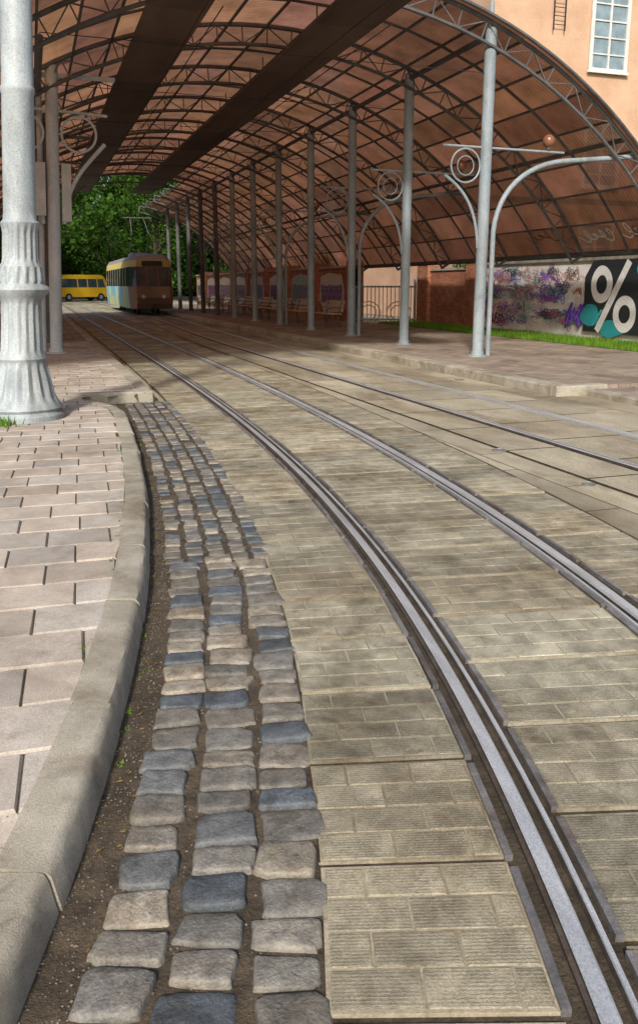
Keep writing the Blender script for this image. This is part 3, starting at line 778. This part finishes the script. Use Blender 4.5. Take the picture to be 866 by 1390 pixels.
mb.bbox(-.85,.85,-.12,-.01,.36,.6,0,(.08,.06,.05)); mb.bbox(-.05,.05,-.35,-.12,.42,.52,0,(.05,.05,.05))
mb.bbox(-.5,.5,.16,.26,2.44,2.68,0,(.05,.05,.05))
for x in (-.8,.8): mb.tube([(x,.05,2.3),(x*1.25,-.15,2.2),(x*1.25,-.15,1.8)],.025,6,col=(.05,.05,.05))
mb.build('front_trim',[M['paint']],tram)
mb=MB()
for x in(-.5,.5): mb.tube([(x,-.05,.95),(x,.02,.95)],.09,16,col=(.7,.68,.6))
mb.build('headlights',[M['paint']],tram,smooth=True)
mb=MB()
for y in (2.4,4.2,9.6,11.4):
    for x in(-.5,.5): wheel(mb,x,y,.35,.12)
mb.bbox(-.85,.85,2.,4.6,.3,.6);mb.bbox(-.85,.85,9.2,11.8,.3,.6)
mb.build('bogies',[M['rub'],M['poledark']],tram)
mb=MB(); mb.bbox(-.5,.5,4,6,3.06,3.2); 
for x in(-.45,.45): mb.tube([(x,5.6,3.2),(x,4.2,4.2),(x*.8,5.4,5.05)],.025,6)
mb.tube([(-.8,5.4,5.1),(.8,5.4,5.1)],.03,6); mb.build('pantograph',[M['poledark']],tram)

bus=empty('minibus',(4.6,86,0)); bus.rotation_euler=(0,0,radians(-60))
mb=MB(); LV=[(.4,.98,0),(.9,1,-.1),(1.3,1,.1),(2.1,.93,.6),(2.4,.88,.8),(2.5,.6,1.)]
st=[(-3,.8),(-2.6,.95),(-1.8,1.),(-.9,1),(-.8,1),(.2,1),(.3,1),(1.3,1),(1.4,1),(2.3,1),(2.7,.98),(3,.9)]
def bm(l,i,k,s):
    if l==2: return (1,(1,1,1)) if (k!='side' or i in(0,1,2,4,6,8)) else (0,(.75,.45,.02))
    return (0,(.78,.48,.02))
loft(mb,st,LV,bm); mb.build('body',[M['paint'],M['glass']],bus)
mb=MB()
for y in(-1.9,1.7):
    for x in(-.88,.88): wheel(mb,x,y,.38,.24)
mb.build('wheels',[M['rub'],M['pole']],bus,smooth=True)

# ------------------------------------------------------------ trees
def treemesh(seed,h,r,leaves=7000):
    Q=random.Random(seed); mb=MB(); 
    mb.tube([(0,0,0),(Q.uniform(-.2,.2),0,h*.25),(Q.uniform(-.4,.4),Q.uniform(-.3,.3),h*.55),(0,0,h*.85)],[.35,.27,.18,.05],8,m=1)
    cl=[]
    for _ in range(34):
        a=Q.uniform(0,6.28); z=Q.uniform(.12,.97)*h; rad=r*sin(pi*min(1,max(.12,(z/h-.02)/.95))**.8)*Q.uniform(.35,1.); p=Vector((cos(a)*rad,sin(a)*rad,z)); cl.append((p,Q.uniform(.14,.26)*r*1.6,Q.uniform(.45,1.35)))
        mb.tube([(0,0,z*.65),tuple(p*.5+Vector((0,0,z*.42))),tuple(p)],[.09,.05,.015],5,m=1)
    for _ in range(leaves):
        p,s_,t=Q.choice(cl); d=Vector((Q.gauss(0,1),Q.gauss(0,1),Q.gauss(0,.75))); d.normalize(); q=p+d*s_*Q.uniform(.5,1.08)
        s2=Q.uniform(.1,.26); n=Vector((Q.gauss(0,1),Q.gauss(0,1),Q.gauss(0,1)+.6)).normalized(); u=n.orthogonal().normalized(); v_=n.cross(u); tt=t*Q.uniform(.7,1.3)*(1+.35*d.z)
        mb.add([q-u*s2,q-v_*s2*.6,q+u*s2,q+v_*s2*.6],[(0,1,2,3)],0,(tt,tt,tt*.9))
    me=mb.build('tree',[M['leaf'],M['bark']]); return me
base=[treemesh(1,15,5),treemesh(2,13,5.5),treemesh(3,17,5.5)]
pos=[(-16,70),(-9,64),(-1,76),(6,100),(12,84),(-4,92),(1,104),(9,96),(18,92),(-12,100),(-22,84),(14,112),(-5,112),(22,70),(26,100),(-16,44),(-14,30),(30,112),(-5,82),(4,110),(-1,98),(14,100)]
for i,(x,y) in enumerate(pos):
    if i<3: o=base[i]
    else:
        o=bpy.data.objects.new('tree',base[i%3].data); scn.collection.objects.link(o)
    o.location=(x,y,0); o.rotation_euler=(0,0,R.uniform(0,6)); s_=R.uniform(.9,1.25); o.scale=(s_,s_,s_*R.uniform(.9,1.1))
hd=MB()
for _ in range(26000):
    x=R.uniform(-34,36); y=119+R.uniform(-2.5,2.5); z=R.uniform(0,17)*(.8+.2*sin(x*.6)); s2=R.uniform(.25,.6); n=Vector((R.gauss(0,1),R.gauss(0,1)-1,R.gauss(0,1))).normalized(); u=n.orthogonal().normalized(); v_=n.cross(u); q=Vector((x,y,z)); t=R.uniform(.4,1.2)*(.75+.35*sin(x*.9+z*.7)*sin(z*.9))
    hd.add([q-u*s2,q-v_*s2,q+u*s2,q+v_*s2],[(0,1,2,3)],0,(t,t,t))
for _ in range(5000):
    q=Vector((WX+.9+R.gauss(0,.25),R.uniform(11,27.5),R.uniform(.3,2.35))); s2=R.uniform(.05,.1); n=Vector((R.gauss(0,1)-1,R.gauss(0,1),R.gauss(0,1))).normalized(); u=n.orthogonal().normalized(); v_=n.cross(u); t=R.uniform(.4,1.3)
    hd.add([q-u*s2,q-v_*s2,q+u*s2,q+v_*s2],[(0,1,2,3)],0,(t,t,t))
hd.build('hedge',[M['leaf']])

# ------------------------------------------------------------ light, camera
el=radians(36); az=radians(207)
w=bpy.data.worlds.new('World'); scn.world=w; w.use_nodes=True; nt=w.node_tree; bg=nt.nodes['Background']
sk=nt.nodes.new('ShaderNodeTexSky'); sk.sky_type='NISHITA'; sk.sun_disc=False; sk.sun_elevation=el; sk.sun_rotation=az; sk.dust_density=4; sk.air_density=1.
nt.links.new(sk.outputs[0],bg.inputs[0]); bg.inputs[1].default_value=.145
sd=bpy.data.lights.new('sun','SUN'); sd.energy=4.2; sd.angle=radians(4); sd.color=(1,.935,.83)
so=bpy.data.objects.new('sun',sd); scn.collection.objects.link(so)
dirv=Vector((sin(az)*cos(el),cos(az)*cos(el),sin(el))); so.rotation_euler=(-dirv).to_track_quat('-Z','Y').to_euler(); so.location=(0,0,30)
cd=bpy.data.cameras.new('camera'); co=bpy.data.objects.new('camera',cd); scn.collection.objects.link(co)
cd.sensor_fit='VERTICAL'; cd.sensor_height=36; cd.sensor_width=24; cd.lens=1120/1390*36; cd.shift_y=-45/1390; cd.clip_end=1000; cd.clip_start=.05
co.location=(0,0,1.5); co.rotation_euler=(radians(90-13.2),0,radians(-18.8))
scn.camera=co
scn.view_settings.view_transform='Standard'; scn.view_settings.look='None'; scn.view_settings.exposure=0
